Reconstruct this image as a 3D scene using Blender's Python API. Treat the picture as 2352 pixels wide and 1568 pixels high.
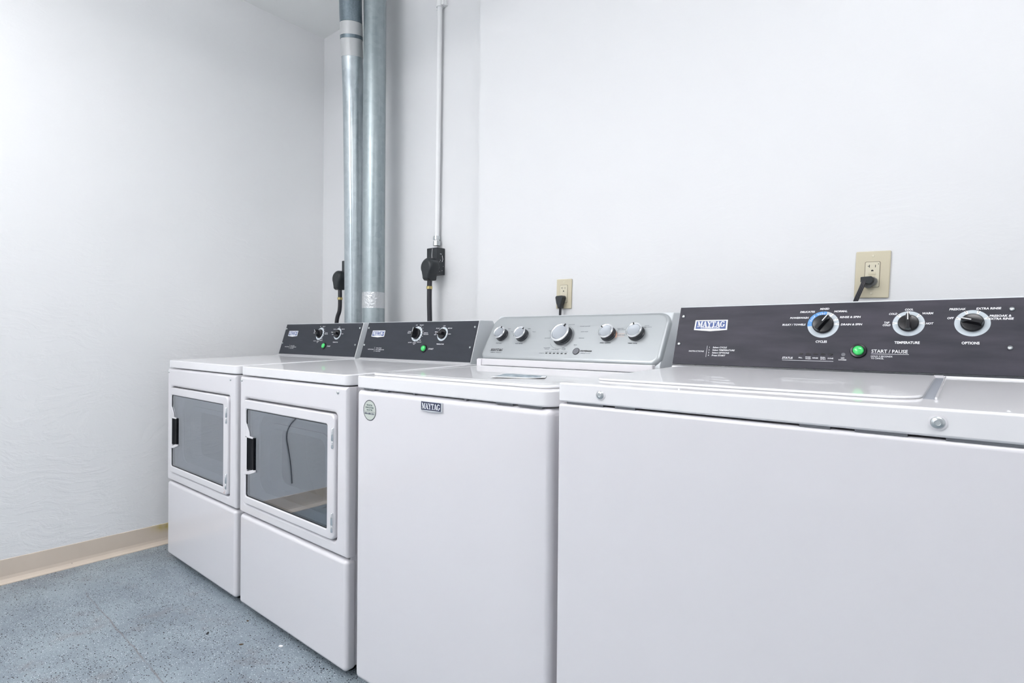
import bpy, bmesh, math, random
from mathutils import Matrix, Vector
random.seed(7)
PI = math.pi
C = bpy.context.scene.collection
for o in list(bpy.data.objects): bpy.data.objects.remove(o)
SC = bpy.context.scene

# ------------------------------------------------------------------ camera
def vec(*a): return Vector(a)
R_ = vec(0.770445, 0.637452, 0.008645).normalized()
F_ = vec(-0.637485, 0.770451, -0.004534); F_ = (F_ - R_*F_.dot(R_)).normalized()
U_ = R_.cross(F_)
cam = bpy.data.cameras.new('camera'); camo = bpy.data.objects.new('camera', cam); C.objects.link(camo)
cam.sensor_width = 36; cam.sensor_fit = 'HORIZONTAL'; cam.lens = 1266.97/2352*36
cam.clip_start = .02
m = Matrix((R_, U_, -F_)).transposed().to_4x4(); m.translation = (0, 0, 1.013)
camo.matrix_world = m
SC.camera = camo

# ------------------------------------------------------------------ world, exposure
w = bpy.data.worlds.new('world'); SC.world = w; w.use_nodes = True
w.node_tree.nodes['Background'].inputs[0].default_value = (.93, .96, 1, 1)
w.node_tree.nodes['Background'].inputs[1].default_value = .3
vs = SC.view_settings
vs.view_transform = 'Standard'; vs.look = 'None'; vs.gamma = 1; vs.use_curve_mapping = False
vs.exposure = .08
LAMP = 17.0      # strength of the fluorescent diffusers

# ------------------------------------------------------------------ materials
def mat(name, col, rough=.5, metal=0., coat=0., bump=None, spec=.5, emit=None, coat_rough=.05):
    m = bpy.data.materials.new(name); m.use_nodes = True
    nt = m.node_tree; b = nt.nodes['Principled BSDF']
    b.inputs['Base Color'].default_value = (*col, 1)
    b.inputs['Roughness'].default_value = rough
    b.inputs['Metallic'].default_value = metal
    b.inputs['Coat Weight'].default_value = coat
    b.inputs['Coat Roughness'].default_value = coat_rough
    b.inputs['Specular IOR Level'].default_value = spec
    if emit:
        b.inputs['Emission Color'].default_value = (*emit[0], 1); b.inputs['Emission Strength'].default_value = emit[1]
    if bump:
        scale, strength, dist = bump
        n = nt.nodes.new('ShaderNodeTexNoise'); n.inputs['Scale'].default_value = scale; n.inputs['Detail'].default_value = 4
        tc = nt.nodes.new('ShaderNodeTexCoord'); nt.links.new(tc.outputs['Object'], n.inputs['Vector'])
        bp = nt.nodes.new('ShaderNodeBump'); bp.inputs['Strength'].default_value = strength; bp.inputs['Distance'].default_value = dist
        nt.links.new(n.outputs['Fac'], bp.inputs['Height']); nt.links.new(bp.outputs['Normal'], b.inputs['Normal'])
    return m
def srgb(r, g, b):
    f = lambda c: (c/255/12.92) if c/255 <= .04045 else ((c/255+.055)/1.055)**2.4
    return (f(r), f(g), f(b))
class NT:
    def __init__(s, m): s.t = m.node_tree; s.b = s.t.nodes['Principled BSDF']
    def n(s, typ, **kw):
        x = s.t.nodes.new(typ)
        for k, v in kw.items():
            if k in x.inputs.keys(): x.inputs[k].default_value = v
            else: setattr(x, k, v)
        return x
    def l(s, a, b): s.t.links.new(a, b)

M = {}
M['enamel'] = mat('white_enamel', (.765, .755, .785), .32, coat=.5, coat_rough=.03, bump=(900, .03, .0004))
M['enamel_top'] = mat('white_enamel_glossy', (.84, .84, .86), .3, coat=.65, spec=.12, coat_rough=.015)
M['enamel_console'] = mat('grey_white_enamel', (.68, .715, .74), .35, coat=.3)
M['gap'] = mat('dark_inside', (.02, .02, .025), .8)
M['chrome'] = mat('chrome', (.8, .82, .84), .15, 1)
M['steel'] = mat('zinc_screw', (.62, .65, .66), .28, 1)
M['black'] = mat('black_plastic', (.006, .006, .009), .22, spec=.5)
M['pull'] = mat('pull_plastic', (.004, .005, .008), .6, spec=.15)
M['rubber'] = mat('black_rubber', (.012, .013, .016), .5)
M['plugplastic'] = mat('plug_plastic', (.018, .022, .026), .38)
M['ring'] = mat('grey_dial_ring', srgb(196, 206, 213), .5)
M['ringlight'] = mat('dial_ring_marks', srgb(240, 243, 246), .5)
M['blue'] = mat('blue_arc', srgb(96, 160, 225), .5)
M['white_ink'] = mat('white_ink', (.88, .9, .93), .5)
M['dark_ink'] = mat('dark_ink', srgb(70, 76, 84), .5)
M['black_ink'] = mat('black_ink', (.01, .01, .012), .5)
M['orange_ink'] = mat('orange_ink', srgb(225, 175, 150), .5)
M['badge_blue'] = mat('badge_blue', srgb(52, 78, 140), .4)
M['badge_navy'] = mat('badge_navy', srgb(10, 22, 70), .2, coat=.5)
M['green'] = mat('green_button', srgb(62, 200, 105), .2, coat=.6, emit=(srgb(60, 220, 110), .12))  # faint glow added to the cap colour; the button is no lamp
M['silver_knob'] = mat('silver_knob_face', (.40, .43, .47), .35, .6)
M['grey_button'] = mat('grey_button', srgb(110, 112, 118), .5)
M['knob_dark'] = mat('dark_knob_side', (.03, .034, .042), .3)
M['ivory'] = mat('ivory_plastic', srgb(205, 197, 172), .35, coat=.3)
M['ivory_light'] = mat('ivory_plastic_light', srgb(214, 208, 186), .35, coat=.3)
M['white_paint'] = mat('white_paint', (.86, .87, .88), .5, bump=(60, .15, .0006))
M['brass'] = mat('brass', (.55, .45, .2), .3, 1)
M['grey_plug'] = mat('grey_plug_back', srgb(120, 120, 118), .4)
M['cord'] = mat('cord_sheath', (.010, .010, .016), .35, coat=.3)
M['sticker_paper'] = mat('sticker_paper', srgb(196, 203, 196), .4)
M['sticker_blue'] = mat('sticker_blue_grey', srgb(120, 138, 150), .35)
M['bulkhead'] = mat('dryer_bulkhead', (.46, .47, .49), .4)
M['drum'] = mat('drum_steel', (.13, .15, .17), .4, .5)
M['chip_white'] = mat('paint_chip_white', (.9, .9, .9), .6)
M['chip_brown'] = mat('brown_debris', srgb(96, 78, 60), .8)
M['chip_black'] = mat('black_debris', srgb(35, 35, 38), .8)
M['lamp'] = mat('lamp_diffuser', (.9, .9, .9), .5, emit=((1.0, .985, .995), LAMP))
M['lamp_dim'] = mat('lamp_diffuser_dim', (.9, .9, .9), .5, emit=((1.0, .985, .995), LAMP*.78))
M['lamp_fill'] = mat('fill_light_diffuser', (.9, .9, .9), .5, emit=((1.0, .985, .995), LAMP*1.45))
M['lamp_body'] = mat('lamp_body', (.8, .8, .8), .5)

# dark control panel: charcoal with scuffs and brownish wear of its own
def charcoal(name, col, wear):
    m = mat(name, col, .5, spec=.25); t = NT(m)
    tc = t.n('ShaderNodeTexCoord')
    mp = t.n('ShaderNodeMapping'); mp.inputs['Scale'].default_value = (3, 14, 3); t.l(tc.outputs['Object'], mp.inputs['Vector'])
    n = t.n('ShaderNodeTexNoise', Scale=2.5, Detail=6.0); t.l(mp.outputs[0], n.inputs['Vector'])
    r = t.n('ShaderNodeValToRGB'); r.color_ramp.elements[0].position = .35; r.color_ramp.elements[1].position = .75
    r.color_ramp.elements[0].color = (*col, 1); r.color_ramp.elements[1].color = (*wear, 1)
    t.l(n.outputs['Fac'], r.inputs[0])
    # pin-prick scuffs
    v = t.n('ShaderNodeTexVoronoi', Scale=26.0); t.l(tc.outputs['Object'], v.inputs['Vector'])
    lt = t.n('ShaderNodeMath', operation='LESS_THAN'); lt.inputs[1].default_value = .035; t.l(v.outputs['Distance'], lt.inputs[0])
    cmp_ = t.n('ShaderNodeMath', operation='GREATER_THAN'); cmp_.inputs[1].default_value = .93
    sep = t.n('ShaderNodeSeparateColor'); t.l(v.outputs['Color'], sep.inputs[0]); t.l(sep.outputs[0], cmp_.inputs[0])
    mu = t.n('ShaderNodeMath', operation='MULTIPLY'); t.l(lt.outputs[0], mu.inputs[0]); t.l(cmp_.outputs[0], mu.inputs[1])
    mx = t.n('ShaderNodeMix', data_type='RGBA'); t.l(mu.outputs[0], mx.inputs[0]); t.l(r.outputs[0], mx.inputs[6]); mx.inputs[7].default_value = (.6, .6, .62, 1)
    t.l(mx.outputs[2], t.b.inputs['Base Color'])
    return m
M['charcoal'] = charcoal('charcoal_panel', srgb(50, 54, 61), srgb(56, 59, 67))
M['charcoal_worn'] = charcoal('charcoal_panel_worn', srgb(52, 53, 61), srgb(72, 69, 79))

# brushed silver plastic
def brushed():
    m = mat('brushed_silver', (.42, .445, .46), .38, .55); t = NT(m)
    tc = t.n('ShaderNodeTexCoord'); mp = t.n('ShaderNodeMapping'); mp.inputs['Scale'].default_value = (2, 500, 2)
    t.l(tc.outputs['Object'], mp.inputs['Vector'])
    n = t.n('ShaderNodeTexNoise', Scale=1.5, Detail=2.0); t.l(mp.outputs[0], n.inputs['Vector'])
    r = t.n('ShaderNodeMapRange'); r.inputs['To Min'].default_value = .3; r.inputs['To Max'].default_value = .5
    t.l(n.outputs['Fac'], r.inputs['Value']); t.l(r.outputs[0], t.b.inputs['Roughness'])
    bp = t.n('ShaderNodeBump', Strength=.05, Distance=.0005); t.l(n.outputs['Fac'], bp.inputs['Height']); t.l(bp.outputs[0], t.b.inputs['Normal'])
    return m
M['silver'] = brushed()

# painted plaster wall with trowel marks
def plaster(name, strength, col=(.83, .84, .85)):
    m = mat(name, col, .55, spec=.3); t = NT(m)
    tc = t.n('ShaderNodeTexCoord')
    n0 = t.n('ShaderNodeTexNoise', Scale=2.2, Detail=2.0); t.l(tc.outputs['Object'], n0.inputs['Vector'])
    ad = t.n('ShaderNodeMix', data_type='RGBA', blend_type='ADD'); ad.inputs[0].default_value = .35
    t.l(tc.outputs['Object'], ad.inputs[6]); t.l(n0.outputs['Color'], ad.inputs[7])
    mp = t.n('ShaderNodeMapping'); mp.inputs['Scale'].default_value = (1, 1, 2.6); mp.inputs['Rotation'].default_value = (.35, .2, 0)
    t.l(ad.outputs[2], mp.inputs['Vector'])
    n1 = t.n('ShaderNodeTexNoise', Scale=13.0, Detail=7.0, Roughness=.62, Distortion=.35); t.l(mp.outputs[0], n1.inputs['Vector'])
    r = t.n('ShaderNodeValToRGB'); r.color_ramp.elements[0].position = .46; r.color_ramp.elements[1].position = .62
    t.l(n1.outputs['Fac'], r.inputs[0])
    n2 = t.n('ShaderNodeTexNoise', Scale=140.0, Detail=3.0); t.l(tc.outputs['Object'], n2.inputs['Vector'])
    ma = t.n('ShaderNodeMath', operation='MULTIPLY_ADD'); ma.inputs[1].default_value = .18
    t.l(n2.outputs['Fac'], ma.inputs[0]); t.l(r.outputs[0], ma.inputs[2])
    # plaster is rougher low on the wall
    sp = t.n('ShaderNodeSeparateXYZ'); t.l(tc.outputs['Object'], sp.inputs[0])
    mr = t.n('ShaderNodeMapRange'); mr.inputs['From Min'].default_value = .2; mr.inputs['From Max'].default_value = 1.9
    mr.inputs['To Min'].default_value = strength; mr.inputs['To Max'].default_value = strength*.22
    t.l(sp.outputs['Z'], mr.inputs['Value'])
    bp = t.n('ShaderNodeBump', Distance=.004); t.l(mr.outputs[0], bp.inputs['Strength'])
    t.l(ma.outputs[0], bp.inputs['Height']); t.l(bp.outputs[0], t.b.inputs['Normal'])
    return m
M['wall_left'] = plaster('plaster_left', .30)
M['wall_back'] = plaster('plaster_back', .12, (.775, .785, .80))
M['ceiling'] = plaster('ceiling_paint', .12, (.93, .94, .93))

# vinyl base
def vinyl():
    m = mat('beige_vinyl_base', srgb(188, 176, 162), .42); t = NT(m)
    tc = t.n('ShaderNodeTexCoord'); sp = t.n('ShaderNodeSeparateXYZ'); t.l(tc.outputs['Object'], sp.inputs[0])
    # yellow drip stain near the dryer
    mr = t.n('ShaderNodeMapRange', interpolation_type='SMOOTHSTEP'); mr.inputs['From Min'].default_value = .90; mr.inputs['From Max'].default_value = 1.02; t.l(sp.outputs['Y'], mr.inputs['Value'])
    mz = t.n('ShaderNodeMapRange', interpolation_type='SMOOTHSTEP'); mz.inputs['From Min'].default_value = .045; mz.inputs['From Max'].default_value = .09; t.l(sp.outputs['Z'], mz.inputs['Value'])
    mu = t.n('ShaderNodeMath', operation='MULTIPLY'); t.l(mr.outputs[0], mu.inputs[0]); t.l(mz.outputs[0], mu.inputs[1])
    n = t.n('ShaderNodeTexNoise', Scale=30.0, Detail=4.0); t.l(tc.outputs['Object'], n.inputs['Vector'])
    m2 = t.n('ShaderNodeMath', operation='MULTIPLY'); t.l(mu.outputs[0], m2.inputs[0]); n.inputs['Scale'].default_value = 14; rr = t.n('ShaderNodeMapRange'); rr.inputs['From Min'].default_value = .35; rr.inputs['From Max'].default_value = .6; t.l(n.outputs['Fac'], rr.inputs['Value']); t.l(rr.outputs[0], m2.inputs[1])
    n2 = t.n('ShaderNodeTexNoise', Scale=7.0, Detail=6.0); t.l(tc.outputs['Object'], n2.inputs['Vector'])
    r = t.n('ShaderNodeValToRGB'); r.color_ramp.elements[0].color = (*srgb(204, 191, 176), 1); r.color_ramp.elements[1].color = (*srgb(222, 208, 193), 1)
    t.l(n2.outputs['Fac'], r.inputs[0])
    mx = t.n('ShaderNodeMix', data_type='RGBA'); t.l(m2.outputs[0], mx.inputs[0]); t.l(r.outputs[0], mx.inputs[6]); mx.inputs[7].default_value = (*srgb(185, 165, 60), 1)
    # scuffs
    v = t.n('ShaderNodeTexVoronoi', Scale=9.0, Randomness=1.0); t.l(tc.outputs['Object'], v.inputs['Vector'])
    lt = t.n('ShaderNodeMath', operation='LESS_THAN'); lt.inputs[1].default_value = .022; t.l(v.outputs['Distance'], lt.inputs[0])
    m3 = t.n('ShaderNodeMath', operation='MULTIPLY'); m3.inputs[1].default_value = .55; t.l(lt.outputs[0], m3.inputs[0])
    mx2 = t.n('ShaderNodeMix', data_type='RGBA'); t.l(m3.outputs[0], mx2.inputs[0]); t.l(mx.outputs[2], mx2.inputs[6]); mx2.inputs[7].default_value = (*srgb(95, 85, 78), 1)
    t.l(mx2.outputs[2], t.b.inputs['Base Color'])
    return m
M['vinyl'] = vinyl()

# grey-blue epoxy floor with black and white flakes, a filled crack and stains
def epoxy():
    m = mat('speckled_epoxy_floor', srgb(150, 163, 172), .42, coat=.15); t = NT(m)
    tc = t.n('ShaderNodeTexCoord')
    n = t.n('ShaderNodeTexNoise', Scale=3.0, Detail=8.0, Roughness=.65); t.l(tc.outputs['Object'], n.inputs['Vector'])
    r = t.n('ShaderNodeValToRGB')
    e = r.color_ramp.elements; e[0].position = .30; e[0].color = (*srgb(114, 125, 136), 1); e[1].position = .62; e[1].color = (*srgb(148, 161, 169), 1)
    t.l(n.outputs['Fac'], r.inputs[0]); cur = r.outputs[0]
    # brown-grey dirt patches
    n3 = t.n('ShaderNodeTexNoise', Scale=4.3, Detail=9.0, Roughness=.72)
    mp3 = t.n('ShaderNodeMapping'); mp3.inputs['Location'].default_value = (3.1, 7.7, 0); t.l(tc.outputs['Object'], mp3.inputs['Vector']); t.l(mp3.outputs[0], n3.inputs['Vector'])
    r3 = t.n('ShaderNodeMapRange'); r3.inputs['From Min'].default_value = .56; r3.inputs['From Max'].default_value = .72; r3.inputs['To Max'].default_value = .8; t.l(n3.outputs['Fac'], r3.inputs['Value'])
    mx = t.n('ShaderNodeMix', data_type='RGBA'); t.l(r3.outputs[0], mx.inputs[0]); t.l(cur, mx.inputs[6]); mx.inputs[7].default_value = (*srgb(128, 124, 124), 1); cur = mx.outputs[2]
    def flakes(scale, thr, pick, col, loc, cur, sq=(1, 1.8, 1), rot=.5):
        mp = t.n('ShaderNodeMapping'); mp.inputs['Location'].default_value = loc; mp.inputs['Scale'].default_value = sq; mp.inputs['Rotation'].default_value = (0, 0, rot)
        t.l(tc.outputs['Object'], mp.inputs['Vector'])
        v = t.n('ShaderNodeTexVoronoi', Scale=scale); v.voronoi_dimensions = '2D'; t.l(mp.outputs[0], v.inputs['Vector'])
        sep = t.n('ShaderNodeSeparateColor'); t.l(v.outputs['Color'], sep.inputs[0])
        # flake size differs from cell to cell
        mr = t.n('ShaderNodeMapRange'); mr.inputs['To Min'].default_value = thr*.45; mr.inputs['To Max'].default_value = thr*1.15; t.l(sep.outputs[1], mr.inputs['Value'])
        lt = t.n('ShaderNodeMath', operation='LESS_THAN'); t.l(v.outputs['Distance'], lt.inputs[0]); t.l(mr.outputs[0], lt.inputs[1])
        gt = t.n('ShaderNodeMath', operation='GREATER_THAN'); gt.inputs[1].default_value = pick; t.l(sep.outputs[0], gt.inputs[0])
        mu = t.n('ShaderNodeMath', operation='MULTIPLY'); t.l(lt.outputs[0], mu.inputs[0]); t.l(gt.outputs[0], mu.inputs[1])
        cl = t.n('ShaderNodeTexNoise', Scale=5.5, Detail=3.0); t.l(mp.outputs[0], cl.inputs['Vector'])
        cs = t.n('ShaderNodeMapRange'); cs.inputs['From Min'].default_value = .36; cs.inputs['From Max'].default_value = .58; cs.inputs['To Min'].default_value = .25; t.l(cl.outputs['Fac'], cs.inputs['Value'])
        lc = t.n('ShaderNodeMath', operation='LESS_THAN'); t.l(sep.outputs[2], lc.inputs[0]); t.l(cs.outputs[0], lc.inputs[1])
        m2 = t.n('ShaderNodeMath', operation='MULTIPLY'); t.l(mu.outputs[0], m2.inputs[0]); t.l(lc.outputs[0], m2.inputs[1]); mu = m2
        mx = t.n('ShaderNodeMix', data_type='RGBA'); t.l(mu.outputs[0], mx.inputs[0]); t.l(cur, mx.inputs[6]); mx.inputs[7].default_value = (*col, 1)
        return mx.outputs[2]
    cur = flakes(150, .24, .62, srgb(196, 206, 213), (1, 2, 0), cur)
    cur = flakes(150, .26, .45, srgb(100, 110, 121), (5, 1, 0), cur)
    cur = flakes(85, .25, .55, srgb(36, 40, 48), (0, 0, 0), cur, rot=-.3)
    cur = flakes(30, .12, .80, srgb(30, 32, 38), (9, 4, 0), cur, rot=-.1)
    cur = flakes(100, .17, .80, srgb(228, 234, 238), (2, 8, 0), cur, rot=.9)
    # filled crack running along the row
    sp = t.n('ShaderNodeSeparateXYZ'); t.l(tc.outputs['Object'], sp.inputs[0])
    nz = t.n('ShaderNodeTexNoise', Scale=9.0, Detail=5.0); t.l(tc.outputs['Object'], nz.inputs['Vector'])
    a = t.n('ShaderNodeMath', operation='MULTIPLY_ADD'); a.inputs[1].default_value = .022; t.l(nz.outputs['Fac'], a.inputs[0]); a.inputs[2].default_value = -.011
    b = t.n('ShaderNodeMath', operation='MULTIPLY_ADD'); b.inputs[1].default_value = .0133; t.l(sp.outputs['X'], b.inputs[0]); b.inputs[2].default_value = -.5703
    c = t.n('ShaderNodeMath', operation='ADD'); t.l(sp.outputs['Y'], c.inputs[0]); t.l(a.outputs[0], c.inputs[1])
    d = t.n('ShaderNodeMath', operation='ADD'); t.l(c.outputs[0], d.inputs[0]); t.l(b.outputs[0], d.inputs[1])
    ab = t.n('ShaderNodeMath', operation='ABSOLUTE'); t.l(d.outputs[0], ab.inputs[0])
    ln = t.n('ShaderNodeMapRange'); ln.inputs['From Min'].default_value = .0012; ln.inputs['From Max'].default_value = .0038; ln.inputs['To Min'].default_value = .55; ln.inputs['To Max'].default_value = 0
    t.l(ab.outputs[0], ln.inputs['Value'])
    n4 = t.n('ShaderNodeTexNoise', Scale=7.0, Detail=4.0); t.l(tc.outputs['Object'], n4.inputs['Vector'])
    pr = t.n('ShaderNodeMapRange'); pr.inputs['From Min'].default_value = .30; pr.inputs['From Max'].default_value = .44; t.l(n4.outputs['Fac'], pr.inputs['Value'])
    fx = t.n('ShaderNodeMapRange'); fx.inputs['From Min'].default_value = -2.85; fx.inputs['From Max'].default_value = -2.35; t.l(sp.outputs['X'], fx.inputs['Value'])
    mu = t.n('ShaderNodeMath', operation='MULTIPLY'); t.l(ln.outputs[0], mu.inputs[0]); t.l(pr.outputs[0], mu.inputs[1])
    mu2 = t.n('ShaderNodeMath', operation='MULTIPLY'); t.l(mu.outputs[0], mu2.inputs[0]); t.l(fx.outputs[0], mu2.inputs[1])
    mx = t.n('ShaderNodeMix', data_type='RGBA'); t.l(mu2.outputs[0], mx.inputs[0]); t.l(cur, mx.inputs[6]); mx.inputs[7].default_value = (*srgb(108, 100, 97), 1); cur = mx.outputs[2]
    t.l(cur, t.b.inputs['Base Color'])
    nb = t.n('ShaderNodeTexNoise', Scale=12.0, Detail=6.0); t.l(tc.outputs['Object'], nb.inputs['Vector'])
    sb = t.n('ShaderNodeMath', operation='MULTIPLY_ADD'); sb.inputs[1].default_value = -.8; t.l(mu2.outputs[0], sb.inputs[0]); t.l(nb.outputs['Fac'], sb.inputs[2])
    bp = t.n('ShaderNodeBump', Strength=.35, Distance=.004); t.l(sb.outputs[0], bp.inputs['Height']); t.l(bp.outputs[0], t.b.inputs['Normal'])
    return m
M['floor'] = epoxy()

# galvanised duct
def galv(name, c0, c1, rough, scale=45.0):
    m = mat(name, c0, rough, .62); t = NT(m)
    tc = t.n('ShaderNodeTexCoord')
    v = t.n('ShaderNodeTexVoronoi', Scale=scale); t.l(tc.outputs['Object'], v.inputs['Vector'])
    sep = t.n('ShaderNodeSeparateColor'); t.l(v.outputs['Color'], sep.inputs[0])
    mp = t.n('ShaderNodeMapping'); mp.inputs['Scale'].default_value = (30, 30, 1.5); t.l(tc.outputs['Object'], mp.inputs['Vector'])
    n = t.n('ShaderNodeTexNoise', Scale=1.0, Detail=5.0); t.l(mp.outputs[0], n.inputs['Vector'])
    ad = t.n('ShaderNodeMath', operation='MULTIPLY_ADD'); ad.inputs[1].default_value = .14; t.l(sep.outputs[0], ad.inputs[0]); t.l(n.outputs['Fac'], ad.inputs[2])
    r = t.n('ShaderNodeValToRGB'); r.color_ramp.elements[0].position = .30; r.color_ramp.elements[1].position = .85
    r.color_ramp.elements[0].color = (*c0, 1); r.color_ramp.elements[1].color = (*c1, 1)
    t.l(ad.outputs[0], r.inputs[0]); t.l(r.outputs[0], t.b.inputs['Base Color'])
    mr = t.n('ShaderNodeMapRange'); mr.inputs['To Min'].default_value = rough-.08; mr.inputs['To Max'].default_value = rough+.12; t.l(n.outputs['Fac'], mr.inputs['Value'])
    t.l(mr.outputs[0], t.b.inputs['Roughness'])
    return m
M['galv'] = galv('galvanised_duct', srgb(142, 154, 158), srgb(180, 190, 193), .38)
M['galv_light'] = galv('galvanised_duct_light', srgb(158, 169, 175), srgb(200, 209, 213), .34)
M['galv_dark'] = galv('galvanised_duct_spangled', srgb(98, 112, 121), srgb(150, 163, 171), .45, 160.0)
M['foil'] = mat('foil_tape', srgb(205, 208, 210), .35, .75, bump=(70, .9, .006))
M['foil_dull'] = mat('duct_tape_dull', srgb(200, 202, 203), .5, .2, bump=(25, .4, .004))

# smoked glass of the dryer doors
def smoked():
    m = bpy.data.materials.new('smoked_glass'); m.use_nodes = True; nt = m.node_tree
    nt.nodes.remove(nt.nodes['Principled BSDF'])
    out = nt.nodes['Material Output']
    tr = nt.nodes.new('ShaderNodeBsdfTransparent'); tr.inputs[0].default_value = (.58, .61, .65, 1)
    gl = nt.nodes.new('ShaderNodeBsdfGlossy'); gl.inputs['Roughness'].default_value = .015; gl.inputs[0].default_value = (.9, .93, .97, 1)
    fr = nt.nodes.new('ShaderNodeLayerWeight'); fr.inputs[0].default_value = .5
    pw = nt.nodes.new('ShaderNodeMath'); pw.operation = 'POWER'; pw.inputs[1].default_value = 2.0
    ma = nt.nodes.new('ShaderNodeMath'); ma.operation = 'MULTIPLY_ADD'; ma.inputs[1].default_value = .75; ma.inputs[2].default_value = .12
    mx = nt.nodes.new('ShaderNodeMixShader')
    nt.links.new(fr.outputs['Facing'], pw.inputs[0]); nt.links.new(pw.outputs[0], ma.inputs[0]); nt.links.new(ma.outputs[0], mx.inputs[0])
    nt.links.new(tr.outputs[0], mx.inputs[1]); nt.links.new(gl.outputs[0], mx.inputs[2]); nt.links.new(mx.outputs[0], out.inputs[0])
    return m
M['glass'] = smoked()

# ------------------------------------------------------------------ mesh helpers
def obj(name, bm, m, parent=None, mw=None, smooth=False, bevel=None, label=None, segs=3):
    me = bpy.data.meshes.new(name)
    bmesh.ops.recalc_face_normals(bm, faces=bm.faces)
    bm.to_mesh(me); bm.free()
    if smooth:
        for p in me.polygons: p.use_smooth = True
    ms = m if isinstance(m, (list, tuple)) else [m]
    for x in ms: me.materials.append(M[x] if isinstance(x, str) else x)
    o = bpy.data.objects.new(name, me); C.objects.link(o)
    if parent: o.parent = parent
    if mw is not None: o.matrix_basis = mw
    if bevel:
        b = o.modifiers.new('bevel', 'BEVEL'); b.width = bevel; b.segments = segs; b.limit_method = 'ANGLE'; b.angle_limit = math.radians(40)
        b.harden_normals = True
        for p in me.polygons: p.use_smooth = True
    if smooth and not bevel: me.set_sharp_from_angle(angle=math.radians(42))
    if label: o['label'] = label
    return o
def thing(name, label, cat, loc=(0, 0, 0), group=None):
    o = bpy.data.objects.new(name, None); C.objects.link(o); o.location = loc; o.empty_display_size = .1
    o['label'] = label; o['category'] = cat
    if group: o['group'] = group
    return o
def tag(o, label, cat, group=None):
    o['label'] = label; o['category'] = cat
    if group: o['group'] = group
    return o
def struct(name, bm, m, **k):
    o = obj(name, bm, m, **k); o['kind'] = 'structure'; return o
def BM(): return bmesh.new()
def box(bm, x0, x1, y0, y1, z0, z1, mi=0, tf=None):
    v = [bm.verts.new((x, y, z)) for x in (x0, x1) for y in (y0, y1) for z in (z0, z1)]
    fs = [(0, 1, 3, 2), (4, 6, 7, 5), (0, 4, 5, 1), (2, 3, 7, 6), (0, 2, 6, 4), (1, 5, 7, 3)]
    out = [bm.faces.new([v[i] for i in f]) for f in fs]
    for f in out: f.material_index = mi
    if tf:
        for q in v: q.co = tf @ q.co
    return out
def prism(bm, prof, x0, x1, axis='x', mi=0):
    """profile of (a,b) extruded along an axis. x: (y,z); y: (x,z); z: (x,y)"""
    def P(a, b, t): return {'x': (t, a, b), 'y': (a, t, b), 'z': (a, b, t)}[axis]
    lo = [bm.verts.new(P(a, b, x0)) for a, b in prof]; hi = [bm.verts.new(P(a, b, x1)) for a, b in prof]
    n = len(prof)
    fs = [bm.faces.new(lo), bm.faces.new(hi[::-1])]
    for i in range(n): fs.append(bm.faces.new([lo[i], hi[i], hi[(i+1) % n], lo[(i+1) % n]]))
    for f in fs: f.material_index = mi
def rrect(x0, x1, y0, y1, r, n=6):
    rs = r if isinstance(r, (list, tuple)) else [r]*4
    P = []
    for (cx, cy, a), q in zip(((x1, y1, 0), (x0, y1, 90), (x0, y0, 180), (x1, y0, 270)), rs):
        sx = -1 if cx == x1 else 1; sy = -1 if cy == y1 else 1
        for i in range(n+1):
            t = math.radians(a+90*i/n); P.append((cx+sx*q+q*math.cos(t), cy+sy*q+q*math.sin(t)))
    return P
def slope(bm, k, y0=0., zmin=-1):
    # tops rise very slightly towards the console
    for v in bm.verts:
        if v.co.z > zmin: v.co.z += k*(v.co.y-y0)
def circ(cx, cy, r, n=32, ry=None, a0=0):
    ry = ry or r
    return [(cx+r*math.cos(2*PI*i/n+a0), cy+ry*math.sin(2*PI*i/n+a0)) for i in range(n)]
def ringplate(bm, outer, inner, t0, t1, axis='y', mi=0):
    def P(a, b, t): return {'x': (t, a, b), 'y': (a, t, b), 'z': (a, b, t)}[axis]
    L = [[bm.verts.new(P(a, b, t)) for a, b in loop] for loop in (outer, inner) for t in (t0, t1)]
    o0, o1, i0, i1 = L; n = len(outer)
    for i in range(n):
        j = (i+1) % n
        for q in ((o0[i], o0[j], i0[j], i0[i]), (o1[i], i1[i], i1[j], o1[j]), (o0[i], o1[i], o1[j], o0[j]), (i0[i], i0[j], i1[j], i1[i])):
            bm.faces.new(q).material_index = mi
def lathe(bm, prof, n=32, mi=None, tf=None, axis_z=True):
    """profile (r,h) about z"""
    rings = []
    for r, h in prof:
        if r < 1e-6: rings.append([bm.verts.new((0, 0, h))])
        else: rings.append([bm.verts.new((r*math.cos(2*PI*i/n), r*math.sin(2*PI*i/n), h)) for i in range(n)])
    for k in range(len(rings)-1):
        a, b = rings[k], rings[k+1]
        for i in range(n):
            j = (i+1) % n
            if len(a) == 1 and len(b) == 1: continue
            if len(a) == 1: f = bm.faces.new((a[0], b[i], b[j]))
            elif len(b) == 1: f = bm.faces.new((a[i], b[0], a[j]))
            else: f = bm.faces.new((a[i], b[i], b[j], a[j]))
            if mi: f.material_index = mi[k]
    if tf:
        for r in rings:
            for v in r: v.co = tf @ v.co
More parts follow.
